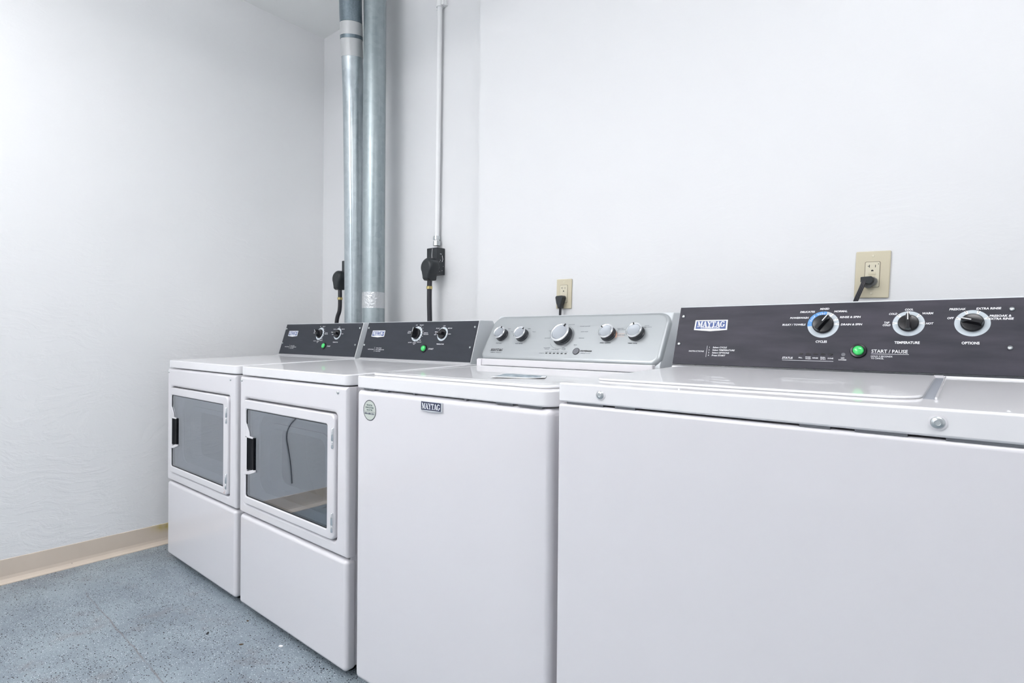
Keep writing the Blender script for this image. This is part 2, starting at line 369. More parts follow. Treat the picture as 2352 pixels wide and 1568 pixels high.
def tube(bm, pts, r, n=16, sy=1.0, caps=True, mi=0):
    pts = [Vector(p) for p in pts]; rings = []
    up = None
    for i, p in enumerate(pts):
        t = (pts[min(i+1, len(pts)-1)]-pts[max(i-1, 0)]).normalized()
        if up is None:
            up = Vector((0, 1, 0)) if abs(t.y) < .9 else Vector((1, 0, 0))
        a = (up-t*up.dot(t)).normalized(); up = a; b = t.cross(a)
        rr = r[i] if isinstance(r, (list, tuple)) else r
        rings.append([bm.verts.new(p+a*rr*math.cos(2*PI*k/n)*sy+b*rr*math.sin(2*PI*k/n)) for k in range(n)])
    for u, v in zip(rings, rings[1:]):
        for k in range(n): bm.faces.new((u[k], u[(k+1) % n], v[(k+1) % n], v[k])).material_index = mi
    if caps: bm.faces.new(rings[0]); bm.faces.new(rings[-1][::-1])
def spline(pts, n=8):
    P = [Vector(p) for p in pts]; out = []
    for i in range(len(P)-1):
        p0, p1, p2, p3 = P[max(i-1, 0)], P[i], P[i+1], P[min(i+2, len(P)-1)]
        for k in range(n):
            t = k/n
            out.append(.5*((2*p1)+(-p0+p2)*t+(2*p0-5*p1+4*p2-p3)*t*t+(-p0+3*p1-3*p2+p3)*t**3))
    out.append(P[-1]); return out

# ------------------------------------------------------------------ lettering
_tc = {}
def text_geo(s, off=.02):
    k = (s, off)
    if k in _tc: return _tc[k]
    cu = bpy.data.curves.new('t', 'FONT'); cu.body = s; cu.size = 1; cu.offset = off; cu.resolution_u = 2
    ob = bpy.data.objects.new('t', cu); C.objects.link(ob)
    dg = bpy.context.evaluated_depsgraph_get(); dg.update()
    me = bpy.data.meshes.new_from_object(ob.evaluated_get(dg))
    V = [(v.co.x, v.co.y) for v in me.vertices]; Fc = [tuple(p.vertices) for p in me.polygons]
    bpy.data.objects.remove(ob); bpy.data.curves.remove(cu); bpy.data.meshes.remove(me)
    _tc[k] = (V, Fc); return _tc[k]
def text(bm, s, x, y, cap, width=None, anchor='c', ital=.0, off=.02, h=.0004, mi=0, rot=0):
    V, Fc = text_geo(s, off)
    if not V: return
    xs = [v[0] for v in V]; x0, x1 = min(xs), max(xs)
    sc = cap/.73; sx = (width/(x1-x0)) if width else sc
    W = (x1-x0)*sx
    ox = {'c': -W/2, 'l': 0, 'r': -W}[anchor]
    ca, sa = math.cos(rot), math.sin(rot)
    vs = []
    for a, b in V:
        py = b*sc-cap/2; px = (a-x0)*sx+ox+ital*py
        vs.append(bm.verts.new((x+px*ca-py*sa, y+px*sa+py*ca, h)))
    for f in Fc:
        try: bm.faces.new([vs[i] for i in f]).material_index = mi
        except ValueError: pass
# heavy serif capitals of the brand lettering, drawn as polygons on a unit height
def _arc(cx, cy, rx, ry, a0, a1, n=14): return [(cx+rx*math.cos(math.radians(a0+(a1-a0)*i/n)), cy+ry*math.sin(math.radians(a0+(a1-a0)*i/n))) for i in range(n+1)]
def _r(x0, x1, y0, y1): return [(x0, y0), (x1, y0), (x1, y1), (x0, y1)]
_g_out = _arc(.46, .5, .45, .52, 42, 318); _g_in = _arc(.46, .5, .20, .42, 42, 318)
SERIF = {
 'M': (1.12, [_r(.13, .22, 0, 1), _r(.78, 1.0, 0, 1), [(.06, 1), (.34, 1), (.62, .25), (.50, 0)], [(.78, 1), (.86, 1), (.56, 0), (.50, 0)], _r(0, .36, 0, .09), _r(.66, 1.12, 0, .09), _r(0, .3, .91, 1), _r(.78, 1.12, .91, 1)]),
 'A': (.98, [[(.12, 0), (.21, 0), (.54, 1), (.42, 1)], [(.38, 1), (.60, 1), (.92, 0), (.66, 0)], _r(.26, .68, .27, .36), _r(0, .35, 0, .09), _r(.55, 1.0, 0, .09)]),
 'Y': (.98, [[(.06, 1), (.32, 1), (.60, .45), (.38, .40)], [(.74, 1), (.83, 1), (.58, .42), (.50, .46)], _r(.37, .60, 0, .48), _r(0, .42, .91, 1), _r(.62, .98, .91, 1), _r(.24, .73, 0, .09)]),
 'T': (.88, [_r(.32, .55, 0, 1), _r(.02, .86, .90, 1), [(.02, .66), (.08, .66), (.14, .92), (.02, .92)], [(.80, .66), (.86, .66), (.86, .92), (.74, .92)], _r(.19, .68, 0, .09)]),
 'G': (.98, [[_g_out[i], _g_out[i+1], _g_in[i+1], _g_in[i]] for i in range(14)] + [_r(.66, .88, .1, .46), _r(.56, .97, .38, .46), [(.76, .68), (.84, .68), (.84, 1.0), (.78, .98)]]),
}
def brand(bm, x, y, cap, width, h=.0005, mi=0, ital=0.):
    tot = sum(SERIF[c][0]-.07 for c in 'MAYTAG'); sx = width/tot; cur = x-width/2
    k = 0
    for c in 'MAYTAG':
        wd, polys = SERIF[c]
        for P in polys:
            k += 1
            f = bm.faces.new([bm.verts.new((cur+(a+ital*(b-.5)*cap/sx)*sx, y+(b-.5)*cap, h+k*2e-7)) for a, b in P]); f.material_index = mi
        cur += (wd-.07)*sx
def flat(bm, P, h, mi=0):
    f = bm.faces.new([bm.verts.new((a, b, h)) for a, b in P]); f.material_index = mi
def flatring(bm, cx, cy, r0, r1, h, mi=0, a0=0, a1=360, n=48):
    A = [math.radians(a0+(a1-a0)*i/n) for i in range(n+1)]
    for p, q in zip(A, A[1:]):
        flat(bm, [(cx+r0*math.cos(p), cy+r0*math.sin(p)), (cx+r1*math.cos(p), cy+r1*math.sin(p)), (cx+r1*math.cos(q), cy+r1*math.sin(q)), (cx+r0*math.cos(q), cy+r0*math.sin(q))], h, mi)
    
def panel_matrix(x, yb, zb, yt, zt):
    t = Vector((0, yt-yb, zt-zb)).normalized(); X = Vector((1, 0, 0)); n = X.cross(t)
    m = Matrix((X, t, n)).transposed().to_4x4(); m.translation = (x, yb, zb); return m

def T(x, y, z=0): return Matrix.Translation((x, y, z))

# ------------------------------------------------------------------ room
XL, YB, YS, XS, ZC = -3.017, 1.8427, 1.7739, -1.6634, 2.817
XR, YF = 1.9, -2.3
b = BM(); box(b, XL-.12, XR+.12, YF-.12, YB+.12, -.1, 0); struct('floor', b, 'floor')
b = BM(); box(b, XL-.12, XR+.12, YF-.12, YB+.12, ZC, ZC+.1); struct('ceiling', b, 'ceiling')
b = BM(); box(b, XL-.12, XL, YF-.12, YB+.12, 0, ZC); struct('wall_left', b, 'wall_left')
b = BM(); box(b, XL, XS+.002, YB, YB+.12, 0, ZC); struct('wall_back_alcove', b, 'wall_back')
b = BM(); box(b, XS, XR, YS, YB+.12, 0, ZC); struct('wall_back', b, 'wall_back')
b = BM(); box(b, XR, XR+.12, YF-.12, YB+.12, 0, ZC); struct('wall_right', b, 'wall_back')
b = BM(); box(b, XL, XR, YF-.12, YF, 0, ZC); struct('wall_front', b, 'wall_back')
# coved vinyl base on the left wall
b = BM()
prof = [(XL, 0), (XL+.020, 0), (XL+.020, .003), (XL+.012, .009), (XL+.006, .018), (XL+.0035, .03), (XL+.003, .097), (XL+.0015, .0985), (XL, .0985)]
lo = [b.verts.new((x, YF, z)) for x, z in prof]; hi = [b.verts.new((x, YB, z)) for x, z in prof]
b.faces.new(lo); b.faces.new(hi[::-1])
for i in range(len(prof)): b.faces.new([lo[i], hi[i], hi[(i+1) % len(prof)], lo[(i+1) % len(prof)]])
struct('baseboard_left', b, 'vinyl')

# unseen fluorescent fixtures, hung low so they also light the ceiling
def lamp(x, y, lx, ly, label, m='lamp'):
    t = thing('ceiling_light', label, 'ceiling light', (x, y, ZC), 'fluorescent ceiling lights')
    b = BM(); box(b, -lx/2, lx/2, -.05, .05, -.275, -.25); obj('housing', b, 'lamp_body', t)
    for s_ in (-1, 1):
        b = BM(); tube(b, [(s_*lx*.4, 0, -.25), (s_*lx*.4, 0, 0)], .006, 8); obj('hanger', b, 'steel', t, smooth=True)
    b = BM(); box(b, -lx/2, lx/2, -ly/2, ly/2, -.34, -.2751); obj('diffuser', b, m, t, bevel=.02)
lamp(.45, .45, 1.25, .24, 'hanging fluorescent light over the charcoal-panel washer', 'lamp_dim')
lamp(-1.75, -.15, 1.25, .24, 'hanging fluorescent light in front of the dryers')
lamp(-1.55, -1.55, 1.25, .24, 'added fill light, unseen, across the room from the dryers', 'lamp_fill')  # added fill light, out of view, to brighten the dryer fronts

# ------------------------------------------------------------------ small shared pieces
def screw(parent, mw, r=.0045, name='screw', washer=None):
    b = BM()
    if washer: lathe(b, [(washer, 0), (washer, .0006), (r, .0009)], 20, mi=[1, 1])
    lathe(b, [(r, 0), (r, .0012), (r*.8, .0030), (r*.45, .0037), (r*.40, .0026), (0, .0024)], 20)
    return obj(name, b, ['steel', 'enamel'], parent, mw, smooth=True)
def front_m(x, y, z):   # local frame on a vertical front: X right, Y up, Z towards the viewer
    m = Matrix(((1, 0, 0), (0, 0, 1), (0, -1, 0))).transposed().to_4x4()
    m = Matrix(((1, 0, 0, x), (0, 0, -1, y), (0, 1, 0, z), (0, 0, 0, 1)))
    return m
def selector_knob(parent, pm, s, t, ang, r=.0225, hgt=.021):
    """black commercial knob: skirt with a raised grip bar and white line"""
    b = BM()
    lathe(b, [(r, .001), (r, .006), (r*.93, .0085), (r*.55, .0095), (0, .0098)], 36)
    # grip bar
    L, w0 = r*.98, r*.30
    out = [(-L*.92, -w0), (-L*.98, 0), (-L*.92, w0), (L*.75, w0), (L*1.02, w0*.45), (L*1.02, -w0*.45), (L*.75, -w0)]
    lo = [b.verts.new((x, y*1.15, .004)) for x, y in out]; hi = [b.verts.new((x*.94, y*.62, hgt)) for x, y in out]
    b.faces.new(hi); b.faces.new(lo[::-1])
    for i in range(7): b.faces.new([lo[i], lo[(i+1) % 7], hi[(i+1) % 7], hi[i]])
    k = obj('knob', b, 'black', parent, pm @ T(s, t) @ Matrix.Rotation(math.radians(ang), 4, 'Z'), bevel=.0012, segs=2)
    b = BM(); box(b, r*.10, r*.92, -.0009, .0009, hgt, hgt+.0003)
    obj('pointer_line', b, 'white_ink', k)
    return k
def start_button(parent, pm, s, t, r=.0105, R=.0165):
    b = BM(); lathe(b, [(R, .0), (R, .002), (R*.93, .004), (r*1.12, .0045), (r*1.06, .002), (0, .002)], 36)
    k = obj('start_button', b, 'black', parent, pm @ T(s, t), smooth=True)
    b = BM(); lathe(b, [(r, .002), (r, .006), (r*.92, .0085), (r*.6, .0105), (0, .0112)], 32)
    obj('button_cap', b, 'green', k, smooth=True, label='glossy green push button')
def commercial_badge(parent, pm, s0, s1, t0, t1):
    w_, h_ = s1-s0, t1-t0; b = BM()
    sl = .0
    P = [(-w_/2-.001, -h_/2+.002), (0, -h_/2-.0016), (w_/2+.001, -h_/2+.002), (w_/2, h_/2), (-w_/2, h_/2)]
    prism(b, P, 0, .0008, 'z', 0)
    flat(b, [(-w_/2+.0028, -h_/2+.0050), (w_/2-.0028, -h_/2+.0050), (w_/2-.0035, h_/2-.0028), (-w_/2+.0035, h_/2-.0028)], .0010, 1)
    brand(b, 0, .0022+.0008, h_*.52, w_*.84, h=.0013)
    text(b, 'COMMERCIAL', 0, -h_*.235, h_*.14, w_*.60, h=.0013, off=.02)
    return obj('brand_badge', b, ['white_ink', 'badge_blue'], parent, pm @ T((s0+s1)/2, (t0+t1)/2))
def feet(t, W, y1, z=.03, y0=.05):
    for x in (.05, W-.05):
        for y in (y0, y1):
            b = BM(); lathe(b, [(0, 0), (.018, 0), (.020, .006), (.011, .010), (.007, .012), (.007, z+.004), (0, z+.004)], 20)
            obj('foot', b, 'rubber', t, T(x, y), smooth=True)

# ------------------------------------------------------------------ dryers
W = .687
def dryer(x, y, label, a1, a2, rust=False):
    t = thing('clothes_dryer', label, 'clothes dryer', (x, y, 0), 'white dryers with glass doors')
    # cabinet shell, open at the front
    b = BM()
    for q in ((.003, .006, .02, .66, .03, .867), (W-.006, W-.003, .02, .66, .03, .867), (.006, W-.006, .655, .66, .03, .867), (.006, W-.006, .02, .655, .03, .034), (.006, W-.006, .02, .655, .863, .867)): box(b, *q)
    obj('cabinet', b, 'enamel', t)
    # kick plate / lower panel
    def pan(z0, z1):
        b = BM(); box(b, 0, W, 0, .042, z0, z1); return b
    obj('lower_panel', pan(.0205, .3535), 'enamel', t, bevel=.014, segs=5)
    # upper front panel with the door opening; shallow recess round the door
    n = 6
    b = BM(); ringplate(b, rrect(0, W, .3605, .8668, .001, n), rrect(.030, .635, .397, .786, .022, n), 0, .042)
    obj('front_panel', b, 'enamel', t, bevel=.012, segs=5)
    b = BM(); ringplate(b, rrect(.020, .645, .387, .796, .022, n), rrect(.09, .565, .45, .73, .05, n), .030, .034)
    obj('door_recess', b, 'enamel', t)
    for sx, sz in ((.0137, .8505), (.642, .8480)): screw(t, front_m(sx, -.0002, sz), .0052)
    # top with a raised ramp at the back
    b = BM(); prism(b, rrect(0, W, 0, .662, [.004, .004, .022, .022], 6), .8705, .903, 'z'); slope(b, .030, 0, .89)
    obj('top_panel', b, 'enamel_top', t, bevel=.006, segs=4)
    b = BM(); prism(b, [(.490, .9165), (.508, .9190), (.520, .9225), (.524, .9235), (.60, .9235), (.60, .9025)], .004, W-.004)
    obj('top_ramp', b, 'enamel_top', t, smooth=True)
    # console
    b = BM(); prism(b, [(.5235, .9030), (.5245, .9250), (.5715, 1.0805), (.579, 1.0825), (.646, 1.0825), (.655, 1.07), (.657, .903)], .002, W-.002)
    obj('console_housing', b, 'enamel_console', t, bevel=.002)
    yb, zb, yt, zt = .5235, .9255, .5700, 1.0797
    pm = panel_matrix(.003, yb, zb, yt, zt)
    b = BM(); box(b, .002, .6795, 0, .161, -.001, .0014)
    cp = obj('control_panel', b, 'charcoal', t, pm, label='charcoal control panel with dials and white lettering')
    pf = T(0, 0, .0015); pmf = pm @ pf
    for s_, t_ in ((.0125, .1365), (.0105, .0575), (.668, .1365), (.6655, .0565)): screw(t, pmf @ T(s_, t_), .0042)
    # dial rings
    b = BM(); flatring(b, 0, 0, .0215, .0325, .0003)
    for a in range(-60, 91, 25): flatring(b, 0, 0, .022, .0322, .0006, 1, a-4, a+4, 2)
    for a in (180, 225, 262, 300): flatring(b, 0, 0, .022, .0322, .0006, 1, a-4, a+4, 2)
    obj('dial_ring', b, ['ring', 'ringlight'], t, pmf @ T(.3475, .1090))
    b = BM(); flatring(b, 0, 0, .0205, .0285, .0003)
    for a in (0, 42, 90, 138, 180): flatring(b, 0, 0, .021, .0282, .0006, 1, a-5, a+5, 2)
    obj('dial_ring', b, ['ring', 'ringlight'], t, pmf @ T(.500, .1090))
    selector_knob(t, pmf, .3475, .1090, a1, hgt=.027)
    selector_knob(t, pmf, .500, .1090, a2, r=.0205, hgt=.024)
    start_button(t, pmf, .4125, .0475, .0115, .0165)
    commercial_badge(t, pmf, .047, .135, .095, .1245)
    b = BM()
    I = .18
    text(b, 'INSTRUCTIONS', .0652, .0382, .0033, .040, ital=I)
    flat(b, _r(.0900, .0907, .028, .0495), .0004)
    for s_, q, wd in ((.0448, 'Select CYCLE', .036), (.0376, 'Select TEMPERATURE', .056), (.0306, 'Press START', .034)):
        text(b, q, .1025, s_, .0034, wd, 'l', I)
        text(b, {'Select CYCLE': '1', 'Select TEMPERATURE': '2', 'Press START': '3'}[q], .0955, s_, .0034)
    text(b, 'OFF', .3345, .1472, .0036, .010, ital=I); text(b, 'VERY DRY', .3650, .1470, .0036, .026, ital=I)
    for a, rr in ((62, .038), (40, .038), (18, .038), (0, .038), (-14, .038)):
        flat(b, circ(.3475+rr*math.cos(math.radians(a)), .109+rr*math.sin(math.radians(a)), .0014, 10), .0004)
    text(b, 'DAMP DRY', .4010, .1135, .0034, .026, ital=I); text(b, 'DELICATE', .4040, .1075, .0034, .027, ital=I)
    text(b, 'NORMAL', .2990, .1195, .0034, .021, ital=I); text(b, 'TIMED DRY', .2980, .1133, .0034, .023, ital=I)
    text(b, 'LESS DRY', .3175, .0722, .0034, .023, ital=I); text(b, 'NORMAL', .3455, .0708, .0034, .022, ital=I); text(b, 'DRY', .3455, .0652, .0034, .010, ital=I)
    text(b, 'MORE DRY', .3740, .0745, .0034, .026, ital=I); text(b, 'AIR', .3765, .0830, .0034, .010, ital=I)
    text(b, 'LOW', .5010, .1425, .0036, .012, ital=I); text(b, 'EX LOW', .4665, .1325, .0036, .020, ital=I)
    text(b, 'MEDIUM', .5350, .1325, .0036, .023, ital=I); text(b, 'HIGH', .5400, .1088, .0036, .014, ital=I)
    text(b, 'NO', .4620, .1118, .0034, .007, ital=I); text(b, 'HEAT', .4595, .1062, .0034, .013, ital=I)
    text(b, 'TEMPERATURE', .4995, .0675, .0042, .042)
    text(b, 'START', .4535, .0470, .0056, .029, ital=I)
    obj('panel_lettering', b, 'white_ink', cp, pf)
    # door: frame, glass, handle, hinges
    b = BM(); ringplate(b, rrect(.0345, .6305, .4015, .7815, .020, n), rrect(.056, .5915, .429, .749, .008, n), -.006, .014)
    door = obj('door', b, 'enamel', t, bevel=.005, segs=4)
    b = BM(); ringplate(b, rrect(.054, .5935, .427, .751, .008, n), rrect(.0585, .589, .4315, .7465, .007, n), -.0022, .010)
    obj('window_gasket', b, 'rubber', door)
    b = BM(); box(b, .057, .5905, -.0005, .0045, .430, .748); obj('window_glass', b, 'glass', door, label='smoked glass window')
    # white moulded tab above and clip below the black pull
    b = BM()
    P = [(.054, .705), (.0585, .694), (.070, .680), (.080, .666), (.083, .6515), (.110, .650), (.110, .6445), (.054, .6445)]
    prism(b, P, -.0055, -.0008, 'y')
    P = [(.046, .517), (.060, .519), (.110, .533), (.130, .5335), (.130, .5265), (.108, .520), (.085, .513), (.060, .5095), (.050, .506), (.046, .510)]
    prism(b, P, -.0065, -.0008, 'y')
    box(b, .052, .066, -.0055, -.0008, .515, .65)
    obj('handle_surround', b, 'enamel', door, bevel=.0012, segs=2)
    b = BM()
    # concave black finger pull
    P = []
    for i in range(13):
        u = i/12; P.append((.066+.052*u, .0-.0052+.0035*math.sin(PI*u)))
    pr = P+[(.118, .000), (.066, .000)]
    lo = [b.verts.new((a, c, .529)) for a, c in pr]; hi = [b.verts.new((a, c, .6475)) for a, c in pr]
    b.faces.new(lo); b.faces.new(hi[::-1])
    for i in range(len(pr)): b.faces.new([lo[i], hi[i], hi[(i+1) % len(pr)], lo[(i+1) % len(pr)]])
    obj('handle', b, 'pull', door, smooth=True, label='black recessed pull')
    for z0, z1 in ((.679, .741), (.4265, .4855)):
        b = BM()
        zz = z0+(z1-z0)*.36
        for p, q, rr in ((z0, zz-.001, .0040), (zz+.001, z1, .0046)):
            lathe(b, [(0, p), (rr*.7, p), (rr, p+.002), (rr, q-.002), (rr*.7, q), (0, q)], 14, tf=T(.6245, -.0075))
        box(b, .618, .6235, -.0078, -.0062, z0+.004, z1-.004)
        obj('hinge', b, 'chrome', door, smooth=True)
    if rust:
        b = BM()
        for dx, dz, rr in ((0, 0, .004), (.006, .007, .0028), (-.004, .012, .002), (.008, -.003, .0018), (-.007, -.002, .0015)):
            flat(b, [(p*(.7+.5*random.random()), q*(.7+.5*random.random())) for p, q in circ(0, 0, rr, 9)], .0001)
            vs_ = list(b.verts)[-9:]
            for v in vs_: v.co.x += dx; v.co.y += dz
        obj('chipped_paint', b, mat('rust_chip', srgb(205, 175, 168), .8), door, front_m(.606, -.0063, .410))
    # inside: bulkhead, drum
    b = BM(); ringplate(b, rrect(.02, W-.02, .38, .86, .01, n), rrect(.135, .525, .462, .700, .045, n), .050, .054)
    ringplate(b, rrect(.135, .525, .462, .700, .045, n), rrect(.150, .510, .477, .685, .04, n), .040, .085)
    obj('bulkhead', b, 'bulkhead', t, smooth=True)
    b = BM(); ringplate(b, rrect(.132, .528, .459, .703, .047, n), rrect(.1365, .5235, .4635, .6985, .044, n), .0480, .0499); obj('door_seal', b, 'rubber', t)
    b = BM()
    tf = Matrix.Translation((W/2, .09, .60)) @ Matrix.Rotation(-PI/2, 4, 'X')
    lathe(b, [(.255, 0), (.258, .10), (.250, .12), (.258, .14), (.258, .48), (.23, .52), (.12, .525), (.11, .515), (0, .515)], 48, tf=tf)
    obj('drum', b, 'drum', t, smooth=True)
    feet(t, W, .60, .034)
    return t
dryer(-2.8175, .9411, 'white dryer in the corner against the left wall, beige baseboard beside it', 138, 176, rust=True)
dryer(-2.0938, .9411, 'white dryer between the corner dryer and the silver-console washer', 88, 176)

# ------------------------------------------------------------------ silver-console washer
def silver_knob(parent, pm, s, t, ang, r, hgt):
    b = BM()
    lathe(b, [(r*1.02, 0), (r*1.02, .003), (r*.94, .0045), (r*.93, hgt*.8), (r*.97, hgt*.86)], 48)
    k = obj('knob', b, 'knob_dark', parent, pm @ T(s, t) @ Matrix.Rotation(math.radians(ang), 4, 'Z'), smooth=True)
    b = BM(); lathe(b, [(r*.97, hgt*.84), (r, hgt*.9), (r*.97, hgt*.98), (r*.88, hgt*1.03), (r*.78, hgt*.99), (r*.765, hgt*.93)], 48)
    obj('chrome_rim', b, 'chrome', k, smooth=True)
    b = BM(); lathe(b, [(r*.765, hgt*.93), (r*.74, hgt*.97), (r*.5, hgt*.955), (0, hgt*.94)], 48)
    obj('knob_face', b, 'silver_knob', k, smooth=True)
    b = BM(); prism(b, [(r*.70, -r*.085), (r*.98, -r*.06), (r*.98, r*.06), (r*.70, r*.085)], hgt*.95, hgt*1.05, 'z')
    obj('pointer_mark', b, 'black', k)
def silver_washer():
    t = thing('washing_machine', 'white washer with silver console, phone number sticker and navy front badge', 'washing machine', (-1.355, .9375, 0), 'white top-loading washers')
    W = .687
    b = BM(); box(b, 0, W, 0, .66, .035, .8662)
    obj('cabinet', b, 'enamel', t, bevel=.016, segs=6)
    b = BM(); prism(b, rrect(.0, W, .0, .665, [.004, .004, .012, .032], 7), .8695, .9045, 'z'); slope(b, .016, 0, .89)
    obj('top_panel', b, 'enamel_top', t, bevel=.009, segs=5)
    # spacers in the seam under the top
    for x0, x1 in ((.03, .08), (.10, .14), (.245, .250), (.43, .437), (.53, .58), (.595, .66)):
        b = BM(); box(b, x0, x1, .004, .04, .8655, .8700); obj('seam_clip', b, 'grey_button', t)
    # lid
    b = BM(); prism(b, rrect(.030, W-.022, .030, .492, [.03, .03, .02, .04], 8), .9046, .9120, 'z'); slope(b, .016)
    lid = obj('lid', b, 'enamel_top', t, bevel=.006, segs=4)
    b = BM()
    ringplate(b, rrect(.055, W-.05, .055, .455, .03, 8), rrect(.062, W-.057, .062, .448, .028, 8), .9119, .9126, 'z'); slope(b, .016)
    obj('lid_bead', b, 'enamel_top', lid, bevel=.0004, segs=2)
    # paper label on the lid, with a curled edge
    b = BM(); nx = 10
    P0, P1, P2, P3 = Vector((.420, .104, 0)), Vector((.550, .165, 0)), Vector((.500, .242, 0)), Vector((.358, .240, 0))
    g = []
    for j in range(5):
        row = []
        for i in range(nx+1):
            u, v = i/nx, j/4
            p = (P0*(1-u)+P1*u)*(1-v)+(P3*(1-u)+P2*u)*v
            z = .9127+.016*p.y+(.0012*max(0, 1-v*2)*(.5+.5*math.sin(u*7)) + .002*max(0, u-.7)*3*(1-v))
            row.append(b.verts.new((p.x, p.y, z)))
        g.append(row)
    for j in range(4):
        for i in range(nx):
            f = b.faces.new((g[j][i], g[j][i+1], g[j+1][i+1], g[j+1][i]))
            f.material_index = 1 if (j == 0 or (i == nx-1 and j < 3)) else 0
    def lab():
        m = mat('lid_label_print', srgb(140, 158, 170), .4); q = NT(m); tc = q.n('ShaderNodeTexCoord')
        v = q.n('ShaderNodeTexVoronoi', Scale=60.0); q.l(tc.outputs['Object'], v.inputs['Vector'])
        r = q.n('ShaderNodeValToRGB'); r.color_ramp.elements[0].color = (*srgb(62, 92, 110), 1); r.color_ramp.elements[1].color = (*srgb(190, 202, 210), 1)
        q.l(v.outputs['Distance'], r.inputs[0]); q.l(r.outputs[0], q.b.inputs['Base Color']); return m
    obj('lid_label', b, [lab(), 'white_ink'], lid, smooth=True, label='blue grey printed paper label with a curled white edge')
    # console: white housing behind, silver rounded fascia in front
    b = BM(); prism(b, [(.530, .9045), (.533, .9420), (.616, 1.080), (.626, 1.096), (.676, 1.098), (.684, 1.09), (.690, .9045)], .0, W-.004)
    obj('console_housing', b, 'enamel_console', t, bevel=.003)
    b = BM(); box(b, .004, W-.012, .502, .520, .9205, .943)
    cb = obj('console_base', b, 'enamel', t, bevel=.002)
    b = BM(); box(b, .006, .026, .496, .508, .9165, .9415); obj('hinge_cover', b, 'enamel', t, bevel=.002)
    pm = panel_matrix(.005, .5203, .9445, .6120, 1.0955)
    b = BM(); prism(b, rrect(-.013, .6795, -.003, .1815, [.040, .045, .03, .032], 10), -.028, 0, 'z')
    cf = obj('console_fascia', b, 'silver', t, pm @ T(0, 0, 0), bevel=.020, segs=7, label='brushed silver fascia with rounded corners')
    for s_, t_, a, r_, h_ in ((.058, .0955, 78, .0240, .024), (.1505, .0945, 50, .0240, .024), (.3215, .0935, 62, .0345, .027), (.4895, .1000, 140, .0250, .024), (.5840, .1030, 105, .0255, .024)):
        silver_knob(t, pm, s_, t_, a, r_, h_)
    # printing
    b = BM(); I = .2
    flatring(b, .3185, .0890, .0440, .0446, .0003, 0, -70, 70); flatring(b, .3185, .0890, .0440, .0446, .0003, 0, 215, 330)
    for s_, q, wd in ((.0566, 'load size', .0256), (.1486, 'soil level', .0322), (.4875, 'rinse options', .0373), (.5797, 'water temp', .0312)):
        text(b, q, s_, .0625 if s_ < .3 else .0695, .0040, wd, off=.03)
    for s_, t_, q, wd in ((.0800, .123, 'light', .012), (.1000, .110, 'heavy', .014), (.170, .123, 'light', .012), (.1960, .110, 'heavy', .014),
                          (.2930, .136, 'quick', .018), (.3410, .138, 'normal', .022), (.3940, .131, 'casual normal', .038), (.3990, .110, 'quick wash', .027), (.3960, .086, 'delicate', .020), (.3820, .060, 'drain', .012),
                          (.2640, .114, 'soak', .012), (.2620, .085, 'powerwash', .022), (.2740, .0475, 'hand washables', .026), (.276, .0425, 'delicate', .018), (.3100, .0415, 'rinse & spin', .028), (.3420, .0470, 'drain', .012), (.3430, .0420, '& spin', .014),
                          (.5250, .122, 'extra rinse', .022), (.5310, .117, 'fabric softener', .026), (.5350, .098, 'cold rinse', .026), (.5730, .128, 'cool', .013), (.6100, .131, 'warm', .015), (.6130, .126, 'rinse warm', .028)):
        text(b, q, s_, t_, .0030, wd, off=.01)
    text(b, 'progress', .2610, .0268, .0030, .020, off=.01)
    for i, q in enumerate(('sensing', 'wash', 'rinse', 'spin', 'done', 'lid locked')): text(b, q, .2798+.01522*i, .0322, .0024, .0115, off=.01)
    text(b, 'COMMERCIAL TECHNOLOGY', .0600, .0236, .0027, .0527, ital=I, off=.01)
    text(b, 'start/pause', .4286, .0394, .0062, .0426, ital=I, off=.03, mi=1); text(b, 'hold 3 sec. to cancel', .4285, .0304, .0028, .036, off=.01)
    for i in range(6):
        x_ = .2798+.01522*i; flat(b, [(x_-.0040, .0250), (x_+.0034, .0250), (x_+.0042, .0284), (x_-.0032, .0284)], .0004, 1)
    brand(b, .0590, .0345, .0100, .0560, h=.0004, mi=1, ital=.28)
    for i in range(3): flat(b, [(.513, .0915+.0055*i), (.545, .0915+.0055*i), (.545, .0922+.0055*i), (.513, .0922+.0055*i)], .0003, 2)
    flatring(b, .4875, .0915, .0290, .0325, .0003, 2, -8, 45, 12)
    obj('panel_lettering', b, ['dark_ink', 'black_ink', 'orange_ink'], cf, T(0, 0, .0002))
    b = BM(); lathe(b, [(.0122, 0), (.0122, .0012), (.0108, .0022), (.0104, .0014), (.0, .0016)], 36, mi=[0, 0, 1, 1])
    obj('start_button', b, ['black', 'grey_button'], t, pm @ T(.3924, .0362), smooth=True)
    # navy badge in a chrome bezel
    fm = front_m(.3225, -.0002, .8420)
    b = BM(); prism(b, [(-.0385, -.0115), (0, -.0150), (.0385, -.0115), (.0385, .0122), (-.0385, .0122)], 0, .0040, 'z')
    bd = obj('front_badge', b, 'chrome', t, fm, bevel=.001, segs=2)
    b = BM(); prism(b, [(-.0368, -.0098), (.0350, -.0098), (.0350, .0108), (-.0368, .0108)], .0040, .0044, 'z'); obj('badge_plate', b, 'badge_navy', bd)
    b = BM(); brand(b, -.0009, .0004, .0145, .066, h=.0047); obj('badge_lettering', b, 'white_ink', bd)
    # round phone sticker
    sm = front_m(.0645, -.0004, .8098)
    b = BM(); prism(b, circ(0, 0, .0290, 48), 0, .0003, 'z'); flatring(b, 0, 0, .0268, .0290, .0004, 1)
    flat(b, [(-.024, -.0046), (.024, -.0046), (.024, -.0040), (-.024, -.0040)], .0005, 1)
